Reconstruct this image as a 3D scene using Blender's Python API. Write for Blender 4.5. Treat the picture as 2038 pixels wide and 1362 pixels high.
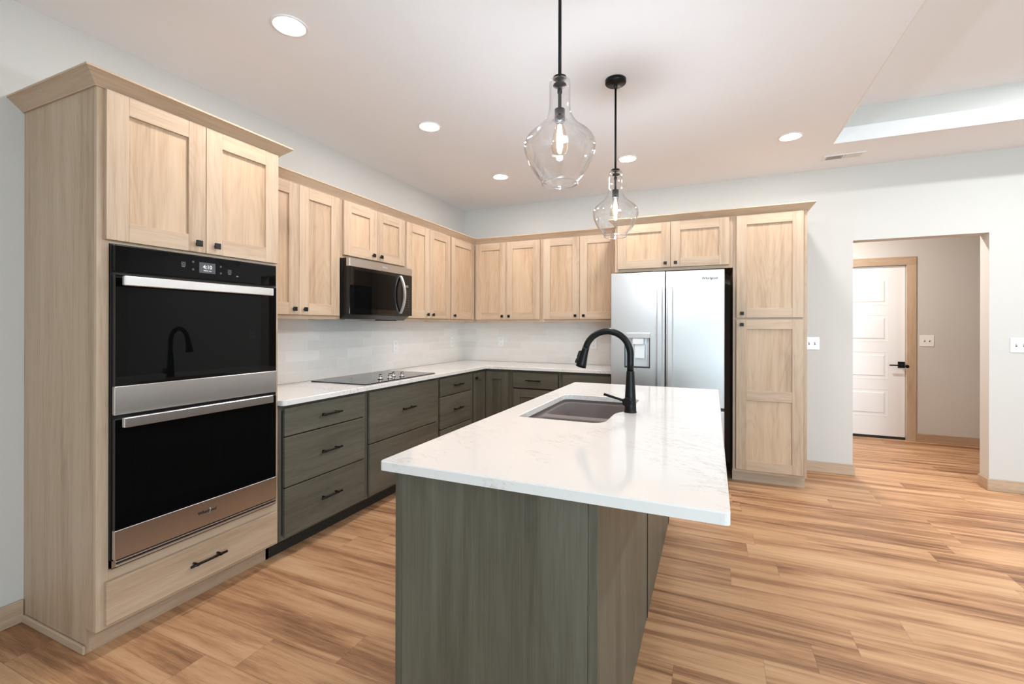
import bpy, bmesh, math, random
from mathutils import Vector, Matrix

for o in list(bpy.data.objects):
    bpy.data.objects.remove(o)
SC = bpy.context.scene
COL = SC.collection
PI = math.pi

# ------------------------------------------------------------------ camera
F_PX, CY_PX, YAW, ROLL = 909.09, 649.44, 0.4142, 0.0019
CAM_LOC = Vector((2.857, -5.005, 1.339))
cam_data = bpy.data.cameras.new('camera')
cam = bpy.data.objects.new('camera', cam_data)
COL.objects.link(cam)
cam_data.sensor_width = 36.0
cam_data.lens = 36.0 * F_PX / 2038.0
cam_data.shift_y = (CY_PX - 681.0) / 2038.0
cam_data.clip_start = 0.02
_c, _s = math.cos(YAW), math.sin(YAW)
_r0, _f0, _u0 = Vector((_c, _s, 0)), Vector((-_s, _c, 0)), Vector((0, 0, 1))
_r = _r0 * math.cos(ROLL) + _u0 * math.sin(ROLL)
_u = _u0 * math.cos(ROLL) - _r0 * math.sin(ROLL)
cam.matrix_world = Matrix(((_r.x, _u.x, -_f0.x, CAM_LOC.x), (_r.y, _u.y, -_f0.y, CAM_LOC.y),
                           (_r.z, _u.z, -_f0.z, CAM_LOC.z), (0, 0, 0, 1)))
SC.camera = cam

# ------------------------------------------------------------------ exposure, sky, daylight
SC.view_settings.view_transform = 'Standard'
SC.view_settings.look = 'None'
SC.view_settings.gamma = 1.0
SC.view_settings.use_curve_mapping = False
SC.view_settings.exposure = 0.12
SC.cycles.max_bounces = 10
SC.cycles.diffuse_bounces = 6
SC.cycles.glossy_bounces = 4
SC.cycles.transparent_max_bounces = 16
SC.cycles.caustics_reflective = False
SC.cycles.caustics_refractive = False
SC.cycles.sample_clamp_indirect = 6.0
SC.cycles.use_denoising = True

world = bpy.data.worlds.new('sky')
world.use_nodes = True
SC.world = world
world.node_tree.nodes['Background'].inputs[0].default_value = (0.72, 0.85, 1.0, 1)
world.node_tree.nodes['Background'].inputs[1].default_value = 0.3

LENS_W = 290.0          # recessed LED lens emission
BULB_W = 930.0         # pendant filament emission
WARM = (1.0, 0.94, 0.87)
COOL = (0.90, 0.95, 1.0)

def area_light(name, loc, rot, sx, sy, power, color):
    d = bpy.data.lights.new(name, 'AREA')
    d.shape = 'RECTANGLE'; d.size = sx; d.size_y = sy
    d.energy = power; d.color = color
    o = bpy.data.objects.new(name, d)
    o.location = loc; o.rotation_euler = rot
    COL.objects.link(o)
    return o

# daylight entering through the windows behind the camera and in the living-room side wall
area_light('daylight_side', (8.72, -3.7, 1.45), (0, PI / 2 + 0.5, 0), 1.9, 3.6, 16, (0.9, 0.95, 1.0))
area_light('daylight_patio', (5.9, -8.72, 1.3), (PI / 2 + 0.5, 0, 0), 3.0, 2.2, 375, (0.56, 0.82, 1.0))
area_light('daylight_dining', (1.9, -8.72, 1.5), (PI / 2 + 0.5, 0, 0), 1.8, 1.4, 12, (0.66, 0.87, 1.0))

def ceiling_lamp(name, loc, power, color=WARM):
    d = bpy.data.lights.new(name, 'AREA')
    d.shape = 'DISK'; d.size = 0.13; d.energy = power; d.color = color
    o = bpy.data.objects.new(name, d); o.location = loc
    COL.objects.link(o)

# ------------------------------------------------------------------ constants
H = 2.787          # ceiling
XR, YF = 8.6, -8.6 # far right wall, wall behind the camera
CH = 0.914         # counter height
TOE = 0.103
TX = 0.595         # tower / base face
UX = 0.312         # wall-cabinet face

# ------------------------------------------------------------------ materials
def srgb(r, g, b):
    def f(c):
        c /= 255.0
        return c / 12.92 if c <= 0.04045 else ((c + 0.055) / 1.055) ** 2.4
    return (f(r), f(g), f(b), 1.0)

class NT:
    def __init__(self, name):
        self.m = bpy.data.materials.new(name)
        self.m.use_nodes = True
        self.t = self.m.node_tree
        self.b = self.t.nodes['Principled BSDF']
        self.out = self.t.nodes['Material Output']
    def n(self, typ, **kw):
        nd = self.t.nodes.new(typ)
        for k, v in kw.items():
            setattr(nd, k, v)
        return nd
    def l(self, a, b):
        self.t.links.new(a, b)
    def set(self, node, **kw):
        for k, v in kw.items():
            node.inputs[k.replace('_', ' ')].default_value = v
    def math(self, op, a, b=None, c=None):
        nd = self.n('ShaderNodeMath', operation=op)
        for i, v in enumerate((a, b, c)):
            if v is None: continue
            if isinstance(v, (int, float)): nd.inputs[i].default_value = v
            else: self.l(v, nd.inputs[i])
        return nd.outputs[0]
    def mix(self, fac, a, b, blend='MIX'):
        nd = self.n('ShaderNodeMix', data_type='RGBA', blend_type=blend)
        for idx, v in ((0, fac), (6, a), (7, b)):
            if isinstance(v, (int, float)): nd.inputs[idx].default_value = v
            elif isinstance(v, tuple): nd.inputs[idx].default_value = v
            else: self.l(v, nd.inputs[idx])
        return nd.outputs[2]
    def ramp(self, fac, stops):
        nd = self.n('ShaderNodeValToRGB')
        e = nd.color_ramp.elements
        while len(e) < len(stops): e.new(0.5)
        for el, (p, c) in zip(e, stops):
            el.position = p; el.color = c
        self.l(fac, nd.inputs[0])
        return nd.outputs[0]
    def bump(self, height, strength, dist=0.01):
        nd = self.n('ShaderNodeBump')
        nd.inputs['Strength'].default_value = strength
        nd.inputs['Distance'].default_value = dist
        self.l(height, nd.inputs['Height'])
        self.l(nd.outputs[0], self.b.inputs['Normal'])
    def noise(self, vec, scale, detail=3.0, rough=0.5, dist=0.0):
        nd = self.n('ShaderNodeTexNoise')
        nd.inputs['Scale'].default_value = scale
        nd.inputs['Detail'].default_value = detail
        nd.inputs['Roughness'].default_value = rough
        nd.inputs['Distortion'].default_value = dist
        self.l(vec, nd.inputs['Vector'])
        return nd.outputs[0]
    def scaled(self, vec, s, off=None):
        nd = self.n('ShaderNodeVectorMath', operation='MULTIPLY')
        self.l(vec, nd.inputs[0]); nd.inputs[1].default_value = s
        if off is None: return nd.outputs[0]
        ad = self.n('ShaderNodeVectorMath', operation='ADD')
        self.l(nd.outputs[0], ad.inputs[0]); self.l(off, ad.inputs[1])
        return ad.outputs[0]

def plain(name, col, rough=0.5, metal=0.0, bump=0.0, bscale=200.0, spec=None):
    k = NT(name)
    k.b.inputs['Base Color'].default_value = col
    k.b.inputs['Roughness'].default_value = rough
    k.b.inputs['Metallic'].default_value = metal
    if spec is not None: k.b.inputs['Specular IOR Level'].default_value = spec
    if bump:
        tc = k.n('ShaderNodeTexCoord')
        k.bump(k.noise(tc.outputs['Object'], bscale, 2.0), bump, 0.002)
    return k.m

def wood(name, dark, mid, light, axis, rough=0.42, rings=0.12, contrast=1.0):
    """Streaked veneer; the grain runs along z ('v') or horizontally ('h')."""
    k = NT(name)
    tc = k.n('ShaderNodeTexCoord')
    oi = k.n('ShaderNodeObjectInfo')
    off = k.n('ShaderNodeCombineXYZ')
    k.l(k.math('MULTIPLY', oi.outputs['Random'], 37.0), off.inputs[0])
    k.l(k.math('MULTIPLY', oi.outputs['Random'], 91.0), off.inputs[1])
    k.l(k.math('MULTIPLY', oi.outputs['Random'], 53.0), off.inputs[2])
    P = tc.outputs['Object']
    S = (lambda a, g: (a, a, g)) if axis == 'v' else (lambda a, g: (g, g, a))
    broad = k.noise(k.scaled(P, S(7.0, 0.55), off.outputs[0]), 1.0, 4.0, 0.55, 0.6)
    streak = k.noise(k.scaled(P, S(38.0, 1.3), off.outputs[0]), 1.0, 4.0, 0.6, 0.3)
    pore = k.noise(k.scaled(P, S(260.0, 7.0), off.outputs[0]), 1.0, 2.0, 0.5)
    low = k.noise(k.scaled(P, S(4.5, 0.65), off.outputs[0]), 1.0, 2.5, 0.5, 0.5)
    ring = k.math('ABSOLUTE', k.math('SINE', k.math('MULTIPLY', low, 60.0)))
    f = k.math('ADD', k.math('MULTIPLY', broad, 0.50), k.math('MULTIPLY', streak, 0.30))
    f = k.math('ADD', f, k.math('MULTIPLY', pore, 0.20))
    f = k.math('ADD', f, k.math('MULTIPLY', k.math('SUBTRACT', ring, 0.6), rings * 0.3))
    w = 0.17 / contrast
    col = k.ramp(f, [(0.5 - w, dark), (0.5, mid), (0.5 + w, light)])
    tint = k.math('ADD', 0.93, k.math('MULTIPLY', oi.outputs['Random'], 0.12))
    hsv = k.n('ShaderNodeHueSaturation')
    k.l(col, hsv.inputs['Color']); k.l(tint, hsv.inputs['Value'])
    k.l(hsv.outputs[0], k.b.inputs['Base Color'])
    k.b.inputs['Roughness'].default_value = rough
    k.b.inputs['Specular IOR Level'].default_value = 0.35
    k.bump(pore, 0.06, 0.001)
    return k.m

PALE = (srgb(168, 140, 113), srgb(192, 165, 138), srgb(203, 179, 154))
OLIV = (srgb(74, 69, 57), srgb(93, 88, 75), srgb(107, 103, 90))
M = {}
M['pale_v'] = wood('pale_wood_vertical', *PALE, 'v', contrast=1.2)
M['pale_h'] = wood('pale_wood_horizontal', *PALE, 'h')
M['pale_panel'] = wood('pale_wood_panel', srgb(167, 136, 106), srgb(192, 162, 132), srgb(203, 176, 147), 'v', rings=0.20)
M['oliv_v'] = wood('olive_stain_vertical', *OLIV, 'v', rough=0.45, rings=0.1)
M['oliv_h'] = wood('olive_stain_horizontal', *OLIV, 'h', rough=0.45, rings=0.12)
M['toe'] = plain('toe_kick_black', srgb(38, 35, 30), 0.6)
M['black'] = plain('matte_black_metal', srgb(24, 23, 22), 0.38, 0.6)
M['wall'] = plain('wall_paint', srgb(207, 203, 196), 0.75, bump=0.12, bscale=170)
M['ceil'] = plain('ceiling_paint', srgb(240, 241, 244), 0.85, bump=0.18, bscale=120)
M['white'] = plain('white_semi_gloss', srgb(236, 234, 231), 0.35)
M['plate'] = plain('white_plastic', srgb(240, 239, 236), 0.3)
M['dark'] = plain('slot_dark', srgb(40, 38, 36), 0.5)
M['chrome'] = plain('chrome', (0.8, 0.79, 0.77, 1), 0.08, 1.0)
M['blackglass'] = plain('black_glass', (0.004, 0.004, 0.004, 1), 0.03, spec=0.5)
M['ovenglass'] = plain('oven_glass', (0.003, 0.003, 0.003, 1), 0.02, spec=0.16)
M['blackplastic'] = plain('black_plastic', srgb(20, 20, 20), 0.3)
M['charcoal'] = plain('charcoal_enamel', srgb(38, 39, 41), 0.45)
M['screen'] = None
M['sink'] = plain('taupe_granite', srgb(108, 97, 93), 0.5, bump=0.1, bscale=600)
M['rubber'] = plain('dark_gasket', srgb(30, 30, 30), 0.7)

def steel(name, col, rough, axis):
    k = NT(name)
    k.b.inputs['Base Color'].default_value = col
    k.b.inputs['Metallic'].default_value = 1.0
    k.b.inputs['Roughness'].default_value = rough
    return k.m
M['steel'] = steel('brushed_steel', (0.60, 0.585, 0.57, 1), 0.30, 'h')
M['satin'] = plain('satin_steel', (0.80, 0.79, 0.77, 1), 0.42, 1.0)
M['keymark'] = plain('grey_key_print', srgb(120, 120, 120), 0.5)
M['steel_v'] = steel('brushed_steel_vertical', (0.67, 0.645, 0.62, 1), 0.36, 'h')

def emis(name, col, strength):
    m = bpy.data.materials.new(name); m.use_nodes = True
    t = m.node_tree; t.nodes.clear()
    e = t.nodes.new('ShaderNodeEmission'); o = t.nodes.new('ShaderNodeOutputMaterial')
    e.inputs[0].default_value = (*col[:3], 1); e.inputs[1].default_value = strength
    t.links.new(e.outputs[0], o.inputs[0])
    return m
M['lens'] = emis('led_lens', (0.97, 0.94, 0.95), LENS_W)
M['filament'] = emis('glowing_filament', (0.84, 1.0, 1.20), BULB_W)
M['screen'] = emis('display_backlight', (0.30, 0.31, 0.33), 0.42)
M['glyph'] = emis('display_glyph', (1.0, 1.0, 1.0), 1.0)
M['icon'] = emis('icon_glow', (0.7, 0.7, 0.72), 0.55)

def thin_glass(name, tint, f0=0.035, rough=0.0):
    m = bpy.data.materials.new(name); m.use_nodes = True
    t = m.node_tree; t.nodes.clear()
    tr = t.nodes.new('ShaderNodeBsdfTransparent'); tr.inputs[0].default_value = tint
    gl = t.nodes.new('ShaderNodeBsdfGlossy'); gl.inputs['Roughness'].default_value = rough
    lw = t.nodes.new('ShaderNodeLayerWeight')
    pw = t.nodes.new('ShaderNodeMath'); pw.operation = 'POWER'; pw.inputs[1].default_value = 2.6
    t.links.new(lw.outputs['Facing'], pw.inputs[0])
    fr = t.nodes.new('ShaderNodeMath'); fr.operation = 'MULTIPLY_ADD'; fr.inputs[1].default_value = 0.85; fr.inputs[2].default_value = f0
    t.links.new(pw.outputs[0], fr.inputs[0])
    mx = t.nodes.new('ShaderNodeMixShader'); o = t.nodes.new('ShaderNodeOutputMaterial')
    t.links.new(fr.outputs[0], mx.inputs[0]); t.links.new(tr.outputs[0], mx.inputs[1])
    t.links.new(gl.outputs[0], mx.inputs[2]); t.links.new(mx.outputs[0], o.inputs[0])
    return m
M['glass'] = thin_glass('clear_glass', (0.995, 0.995, 0.995, 1))
M['glassrim'] = thin_glass('glass_rim', (0.98, 0.98, 0.98, 1), 0.30)
M['bulbglass'] = thin_glass('amber_glass', (1.0, 0.93, 0.84, 1), 0.02)

def mat_floor():
    k = NT('oak_plank_floor')
    tc = k.n('ShaderNodeTexCoord')
    sp = k.n('ShaderNodeSeparateXYZ'); k.l(tc.outputs['Object'], sp.inputs[0])
    PW, PL = 0.178, 1.22
    v = k.math('DIVIDE', k.math('ADD', sp.outputs[1], 20.002), PW)
    row = k.math('FLOOR', v)
    wn = k.n('ShaderNodeTexWhiteNoise', noise_dimensions='1D'); k.l(row, wn.inputs['W'])
    u = k.math('ADD', k.math('DIVIDE', sp.outputs[0], PL), k.math('MULTIPLY', wn.outputs[0], 7.0))
    colm = k.math('FLOOR', u)
    cv = k.n('ShaderNodeCombineXYZ'); k.l(row, cv.inputs[0]); k.l(colm, cv.inputs[1])
    w2 = k.n('ShaderNodeTexWhiteNoise', noise_dimensions='2D'); k.l(cv.outputs[0], w2.inputs['Vector'])
    rnd = w2.outputs[0]
    off = k.n('ShaderNodeCombineXYZ')
    k.l(k.math('MULTIPLY', rnd, 63.0), off.inputs[0]); k.l(k.math('MULTIPLY', rnd, 127.0), off.inputs[1])
    P = tc.outputs['Object']
    broad = k.noise(k.scaled(P, (0.75, 9.0, 1), off.outputs[0]), 1.0, 4.0, 0.6, 0.9)
    streak = k.noise(k.scaled(P, (1.6, 42.0, 1), off.outputs[0]), 1.0, 4.0, 0.6, 0.4)
    pore = k.noise(k.scaled(P, (14.0, 330.0, 1), off.outputs[0]), 1.0, 2.0, 0.6)
    f = k.math('ADD', k.math('MULTIPLY', broad, 0.62), k.math('MULTIPLY', streak, 0.24))
    f = k.math('ADD', f, k.math('MULTIPLY', pore, 0.14))
    f = k.math('ADD', f, k.math('MULTIPLY', k.math('SUBTRACT', rnd, 0.5), 0.09))
    col = k.ramp(f, [(0.34, srgb(106, 72, 49)), (0.44, srgb(160, 116, 82)), (0.53, srgb(195, 150, 110)), (0.66, srgb(211, 171, 131))])
    fu = k.math('FRACT', u); fv = k.math('FRACT', v)
    ev = k.math('MINIMUM', fv, k.math('SUBTRACT', 1.0, fv))
    eu = k.math('MINIMUM', fu, k.math('SUBTRACT', 1.0, fu))
    seam = k.math('MAXIMUM', k.math('LESS_THAN', ev, 0.007), k.math('LESS_THAN', eu, 0.0009))
    col = k.mix(k.math('MULTIPLY', seam, 0.35), col, srgb(80, 55, 38))
    k.l(col, k.b.inputs['Base Color'])
    k.l(k.math('ADD', 0.36, k.math('MULTIPLY', streak, 0.16)), k.b.inputs['Roughness'])
    k.b.inputs['Specular IOR Level'].default_value = 0.35
    k.bump(k.math('SUBTRACT', pore, k.math('MULTIPLY', seam, 1.5)), 0.10, 0.001)
    return k.m
M['floor'] = mat_floor()

def mat_quartz():
    k = NT('white_quartz')
    tc = k.n('ShaderNodeTexCoord'); P = tc.outputs['Object']
    mask = k.noise(P, 2.2, 3.0, 0.5, 0.5)
    rt = k.n('ShaderNodeVectorRotate', rotation_type='Z_AXIS'); rt.inputs['Angle'].default_value = 0.5; k.l(P, rt.inputs['Vector'])
    n1 = k.noise(k.scaled(rt.outputs[0], (3.0, 8.0, 4.0)), 1.0, 8.0, 0.72, 1.2)
    d = k.math('ABSOLUTE', k.math('SUBTRACT', n1, 0.5))
    vein = k.math('SUBTRACT', 1.0, k.math('MINIMUM', k.math('MULTIPLY', d, 45.0), 1.0))
    speck = k.math('MAXIMUM', k.math('MULTIPLY', k.math('SUBTRACT', k.noise(k.scaled(rt.outputs[0], (40.0, 110.0, 60.0)), 1.0, 3.0, 0.7), 0.38), 4.0), 0.0)
    vein = k.math('MULTIPLY', vein, k.math('MAXIMUM', k.math('MULTIPLY', k.math('SUBTRACT', mask, 0.46), 4.0), 0.0))
    vein = k.math('MULTIPLY', vein, k.math('MULTIPLY', speck, 1.1))
    vein = k.math('MINIMUM', vein, 0.38)
    k.l(k.mix(vein, srgb(229, 224, 218), srgb(155, 133, 107)), k.b.inputs['Base Color'])
    k.b.inputs['Roughness'].default_value = 0.10
    k.b.inputs['Specular IOR Level'].default_value = 0.5
    return k.m
M['quartz'] = mat_quartz()

def mat_tile():
    k = NT('glazed_subway_tile')
    tc = k.n('ShaderNodeTexCoord')
    sp = k.n('ShaderNodeSeparateXYZ'); k.l(tc.outputs['Object'], sp.inputs[0])
    cb = k.n('ShaderNodeCombineXYZ')
    k.l(k.math('ADD', sp.outputs[0], k.math('MULTIPLY', sp.outputs[1], -1.0)), cb.inputs[0])
    k.l(k.math('SUBTRACT', sp.outputs[2], CH), cb.inputs[1])
    br = k.n('ShaderNodeTexBrick', offset=0.38, offset_frequency=2)
    k.l(cb.outputs[0], br.inputs['Vector'])
    k.set(br, Color1=srgb(242, 237, 230), Color2=srgb(232, 225, 217), Mortar=srgb(247, 243, 238), Scale=1.0)
    br.inputs['Mortar Size'].default_value = 0.0012
    br.inputs['Mortar Smooth'].default_value = 0.3
    br.inputs['Brick Width'].default_value = 0.305
    br.inputs['Row Height'].default_value = 0.0787
    nz = k.noise(k.scaled(cb.outputs[0], (9.0, 26.0, 1.0)), 1.0, 4.0, 0.6, 0.5)
    col = k.mix(k.math('MULTIPLY', nz, 0.22), br.outputs[0], srgb(190, 180, 170))
    k.l(col, k.b.inputs['Base Color'])
    k.b.inputs['Roughness'].default_value = 0.16
    hgt = k.math('SUBTRACT', k.math('MULTIPLY', nz, 0.6), br.outputs['Fac'])
    k.bump(hgt, 0.30, 0.0015)
    return k.m
M['tile'] = mat_tile()

# ------------------------------------------------------------------ mesh builder
class MB:
    def __init__(self):
        self.bm = bmesh.new(); self.mats = []; self.lay = self.bm.faces.layers.int.new('done')
    def _new(self, mat, smooth=False):
        if mat not in self.mats: self.mats.append(mat)
        i = self.mats.index(mat)
        ly = self.lay
        for f in self.bm.faces:
            if not f[ly]:
                f[ly] = 1; f.material_index = i; f.smooth = smooth
    def box(self, a, b, mat, bev=0.0):
        lo = Vector([min(a[i], b[i]) for i in range(3)]); hi = Vector([max(a[i], b[i]) for i in range(3)])
        d = hi - lo
        mw = Matrix.Translation((lo + hi) / 2) @ Matrix.Diagonal((d.x, d.y, d.z, 1))
        r = bmesh.ops.create_cube(self.bm, size=1.0, matrix=mw)
        if bev:
            es = list({e for v in r['verts'] for e in v.link_edges})
            bmesh.ops.bevel(self.bm, geom=es, offset=min(bev, min(d) * 0.45), segments=1, affect='EDGES', clamp_overlap=True)
        self._new(mat)
        return self
    def ring_loft(self, rings, mat, smooth=True, cap0=True, cap1=True, closed=True):
        vs = [[self.bm.verts.new(p) for p in r] for r in rings]
        n = len(rings[0])
        for A, B in zip(vs, vs[1:]):
            for i in range(n if closed else n - 1):
                j = (i + 1) % n
                self.bm.faces.new((A[i], A[j], B[j], B[i]))
        self._new(mat, smooth)
        if cap0: self.bm.faces.new(list(reversed(vs[0])))
        if cap1: self.bm.faces.new(vs[-1])
        self._new(mat, False)
        return self
    def cyl(self, p0, p1, r0, mat, r1=None, seg=24, smooth=True):
        return self.tube([p0, p1], [r0, r0 if r1 is None else r1], mat, seg, smooth)
    def tube(self, path, rad, mat, seg=20, smooth=True):
        path = [Vector(p) for p in path]
        if not isinstance(rad, (list, tuple)): rad = [rad] * len(path)
        rings = []; ref = None
        for i, p in enumerate(path):
            t = (path[min(i + 1, len(path) - 1)] - path[max(i - 1, 0)]).normalized()
            if ref is None:
                ref = Vector((0, 0, 1)) if abs(t.z) < 0.9 else Vector((0, 1, 0))
            x = (ref - t * ref.dot(t)).normalized(); y = t.cross(x); ref = x
            rings.append([p + (x * math.cos(a) + y * math.sin(a)) * rad[i] for a in [2 * PI * q / seg for q in range(seg)]])
        return self.ring_loft(rings, mat, smooth)
    def lathe(self, c, prof, mat, seg=48, smooth=True, cap0=False, cap1=False):
        rings = [[Vector((c[0] + r * math.cos(2 * PI * q / seg), c[1] + r * math.sin(2 * PI * q / seg), c[2] + z)) for q in range(seg)] for r, z in prof]
        return self.ring_loft(rings, mat, smooth, cap0, cap1)
    def prism(self, loop, vec, mat):
        vec = Vector(vec); loop = [Vector(p) for p in loop]
        return self.ring_loft([loop, [p + vec for p in loop]], mat, False)
    def fill(self, loops, mat):
        es = []
        for lp in loops:
            vs = [self.bm.verts.new(p) for p in lp]
            es += [self.bm.edges.new((vs[i], vs[(i + 1) % len(vs)])) for i in range(len(vs))]
        bmesh.ops.triangle_fill(self.bm, use_beauty=True, use_dissolve=False, edges=es)
        self._new(mat)
        return self
    def sweep(self, path, prof, mat):
        """path: xy points; prof: (outward, z) profile on the right-hand side of the path; mitred corners."""
        P = [Vector((p[0], p[1], 0)) for p in path]
        nr = []
        for a, b in zip(P, P[1:]):
            d = (b - a).normalized(); nr.append(Vector((d.y, -d.x, 0)))
        rings = []
        for i, p in enumerate(P):
            if i == 0: m = nr[0]
            elif i == len(P) - 1: m = nr[-1]
            else:
                m = (nr[i - 1] + nr[i]) / (1 + nr[i - 1].dot(nr[i]))
            rings.append([p + m * d + Vector((0, 0, z)) for d, z in prof])
        return self.ring_loft(rings, mat, False)
    def text(self, s, origin, right, up, height, mat, depth=0.0006, align='CENTER', shear=0.0, xs=1.0):
        cu = bpy.data.curves.new('t', 'FONT'); cu.body = s; cu.align_x = align; cu.align_y = 'CENTER'
        cu.size = 1.0; cu.extrude = 0.0; cu.shear = shear; cu.resolution_u = 3; cu.offset = 0.022
        ob = bpy.data.objects.new('t', cu); COL.objects.link(ob)
        dg = bpy.context.evaluated_depsgraph_get(); dg.update()
        me = bpy.data.meshes.new_from_object(ob.evaluated_get(dg))
        R, U, O = Vector(right), Vector(up), Vector(origin); N = R.cross(U)
        base = len(self.bm.verts); k = height / 0.72
        vs = [self.bm.verts.new(O + R * (v.co.x * k * xs) + U * (v.co.y * k) + N * depth) for v in me.vertices]
        for p in me.polygons:
            try: self.bm.faces.new([vs[i] for i in p.vertices])
            except ValueError: pass
        self._new(mat)
        bpy.data.objects.remove(ob); bpy.data.curves.remove(cu); bpy.data.meshes.remove(me)
        self.no_recalc = True
        return self
    def done(self, name, parent=None):
        if not getattr(self, 'no_recalc', False):
            bmesh.ops.recalc_face_normals(self.bm, faces=self.bm.faces)
        me = bpy.data.meshes.new(name)
        org = root_loc(parent)
        for v in self.bm.verts: v.co -= org
        self.bm.faces.layers.int.remove(self.lay)
        self.bm.to_mesh(me); self.bm.free()
        for m in self.mats: me.materials.append(M[m])
        o = bpy.data.objects.new(name, me); COL.objects.link(o)
        if parent is not None: o.parent = parent
        return o

def root_loc(o):
    v = Vector((0, 0, 0))
    while o is not None:
        v += Vector(o.location); o = o.parent
    return v

def thing(name, label, cat, loc, group=None):
    o = bpy.data.objects.new(name, None); COL.objects.link(o)
    o.location = loc; o.empty_display_size = 0.1
    o['label'] = label; o['category'] = cat
    if group: o['group'] = group
    return o

def tag(o, label, cat, group=None):
    o['label'] = label; o['category'] = cat
    if group: o['group'] = group
    return o

def struct(o, label=None):
    o['kind'] = 'structure'
    if label: o['label'] = label
    return o

# frames: L = left wall run (faces +x), B = back wall run (faces -y); (u right, w out of the wall, z up)
def L(u, w, z): return Vector((w, u, z))
def B(u, w, z): return Vector((u, -w, z))
def R_(fr): return Vector((0, 1, 0)) if fr is L else Vector((1, 0, 0))
def N_(fr): return Vector((1, 0, 0)) if fr is L else Vector((0, -1, 0))

def fbox(mb, fr, u0, u1, w0, w1, z0, z1, mat, bev=0.0):
    return mb.box(fr(u0, w0, z0), fr(u1, w1, z1), mat, bev)

def knob(fr, u, w, z, parent):
    mb = MB()
    mb.cyl(fr(u, w, z), fr(u, w + 0.016, z), 0.006, 'black', seg=16)
    fbox(mb, fr, u - 0.014, u + 0.014, w + 0.015, w + 0.024, z - 0.014, z + 0.014, 'black', 0.0015)
    return mb.done('knob', parent)

def pull(fr, u, w, z, parent, length=0.165):
    mb = MB(); h = length / 2
    mb.cyl(fr(u - h, w + 0.030, z), fr(u + h, w + 0.030, z), 0.006, 'black', seg=16)
    for s in (-1, 1):
        mb.cyl(fr(u + s * (h - 0.03), w, z), fr(u + s * (h - 0.03), w + 0.030, z), 0.0055, 'black', seg=14)
        mb.cyl(fr(u + s * (h - 0.030) - 0.004, w + 0.030, z), fr(u + s * (h - 0.030) + 0.004, w + 0.030, z), 0.0075, 'black', seg=14)
    return mb.done('handle', parent)

def shaker(fr, u0, u1, z0, z1, w, parent, kit, st=0.079, knob_at=None, mids=()):
    """Five-piece door; the flat centre panels are sub-parts."""
    v, h, p = kit
    mb = MB(); t = 0.020
    fbox(mb, fr, u0, u0 + st, w, w + t, z0, z1, v, 0.0015)
    fbox(mb, fr, u1 - st, u1, w, w + t, z0, z1, v, 0.0015)
    cuts = [z0 + st] + [q for m in mids for q in m] + [z1 - st]
    fbox(mb, fr, u0 + st, u1 - st, w, w + t - 0.0003, z0, z0 + st, h, 0.001)
    fbox(mb, fr, u0 + st, u1 - st, w, w + t - 0.0003, z1 - st, z1, h, 0.001)
    for m in mids:
        fbox(mb, fr, u0 + st, u1 - st, w, w + t - 0.0003, m[0], m[1], h, 0.001)
    d = mb.done('door', parent)
    for a, b in zip(cuts[0::2], cuts[1::2]):
        pm = MB(); fbox(pm, fr, u0 + st - 0.004, u1 - st + 0.004, w + 0.002, w + 0.009, a - 0.004, b + 0.004, p)
        pm.done('panel', d)
    if knob_at: knob(fr, knob_at[0], w + t, knob_at[1], d)
    return d

def slab(fr, u0, u1, z0, z1, w, parent, mat, pull_at=None, name='drawer', plen=0.165):
    mb = MB(); fbox(mb, fr, u0, u1, w, w + 0.020, z0, z1, mat, 0.002)
    d = mb.done(name, parent)
    if pull_at: pull(fr, pull_at[0], w + 0.020, pull_at[1], d, plen)
    return d

PK = ('pale_v', 'pale_h', 'pale_panel')
OK = ('oliv_v', 'oliv_h', 'oliv_v')

# ------------------------------------------------------------------ room shell
mb = MB(); mb.box((-0.14, YF - 0.14, -0.12), (XR + 0.14, 3.2, 0.0), 'floor')
struct(mb.done('floor'), 'oak-look plank floor')
mb = MB(); mb.box((-0.14, YF - 0.14, 0), (0, 0.14, 3.3), 'wall')
struct(mb.done('wall_left'))
OX0, OX1, OH = 4.013, 4.932, 2.116
mb = MB()
mb.box((0, 0, 0), (OX0, 0.14, 3.3), 'wall'); mb.box((OX1, 0, 0), (XR, 0.14, 3.3), 'wall')
mb.box((OX0, 0, OH), (OX1, 0.14, 3.3), 'wall')
bmesh.ops.remove_doubles(mb.bm, verts=mb.bm.verts, dist=1e-5)
struct(mb.done('wall_back'))
# tray ceiling: kitchen level H, raised field over the living room
TXE, TYE, TH = 3.715, -0.66, 3.05
mb = MB()
mb.box((0, YF, H), (TXE, 0, H + 0.12), 'ceil')
mb.box((TXE, TYE, H), (XR, 0, H + 0.12), 'ceil')
mb.box((TXE - 0.12, YF, H + 0.12), (TXE, TYE + 0.12, TH), 'wall')
mb.box((TXE, TYE, H + 0.12), (XR, TYE + 0.12, TH), 'wall')
mb.box((TXE - 0.12, YF, TH), (XR, TYE + 0.12, TH + 0.12), 'ceil')
struct(mb.done('ceiling'), 'white ceiling with a raised tray over the living side')
mb = MB()
mb.box((TXE + 0.0005, TYE - 0.014, H - 0.001), (XR, TYE - 0.0005, H + 0.112), 'white', 0.002)
mb.box((TXE + 0.0005, YF, H - 0.001), (TXE + 0.014, TYE - 0.014, H + 0.112), 'white', 0.002)
struct(mb.done('trim_1'), 'white board around the tray ceiling edge')
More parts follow.
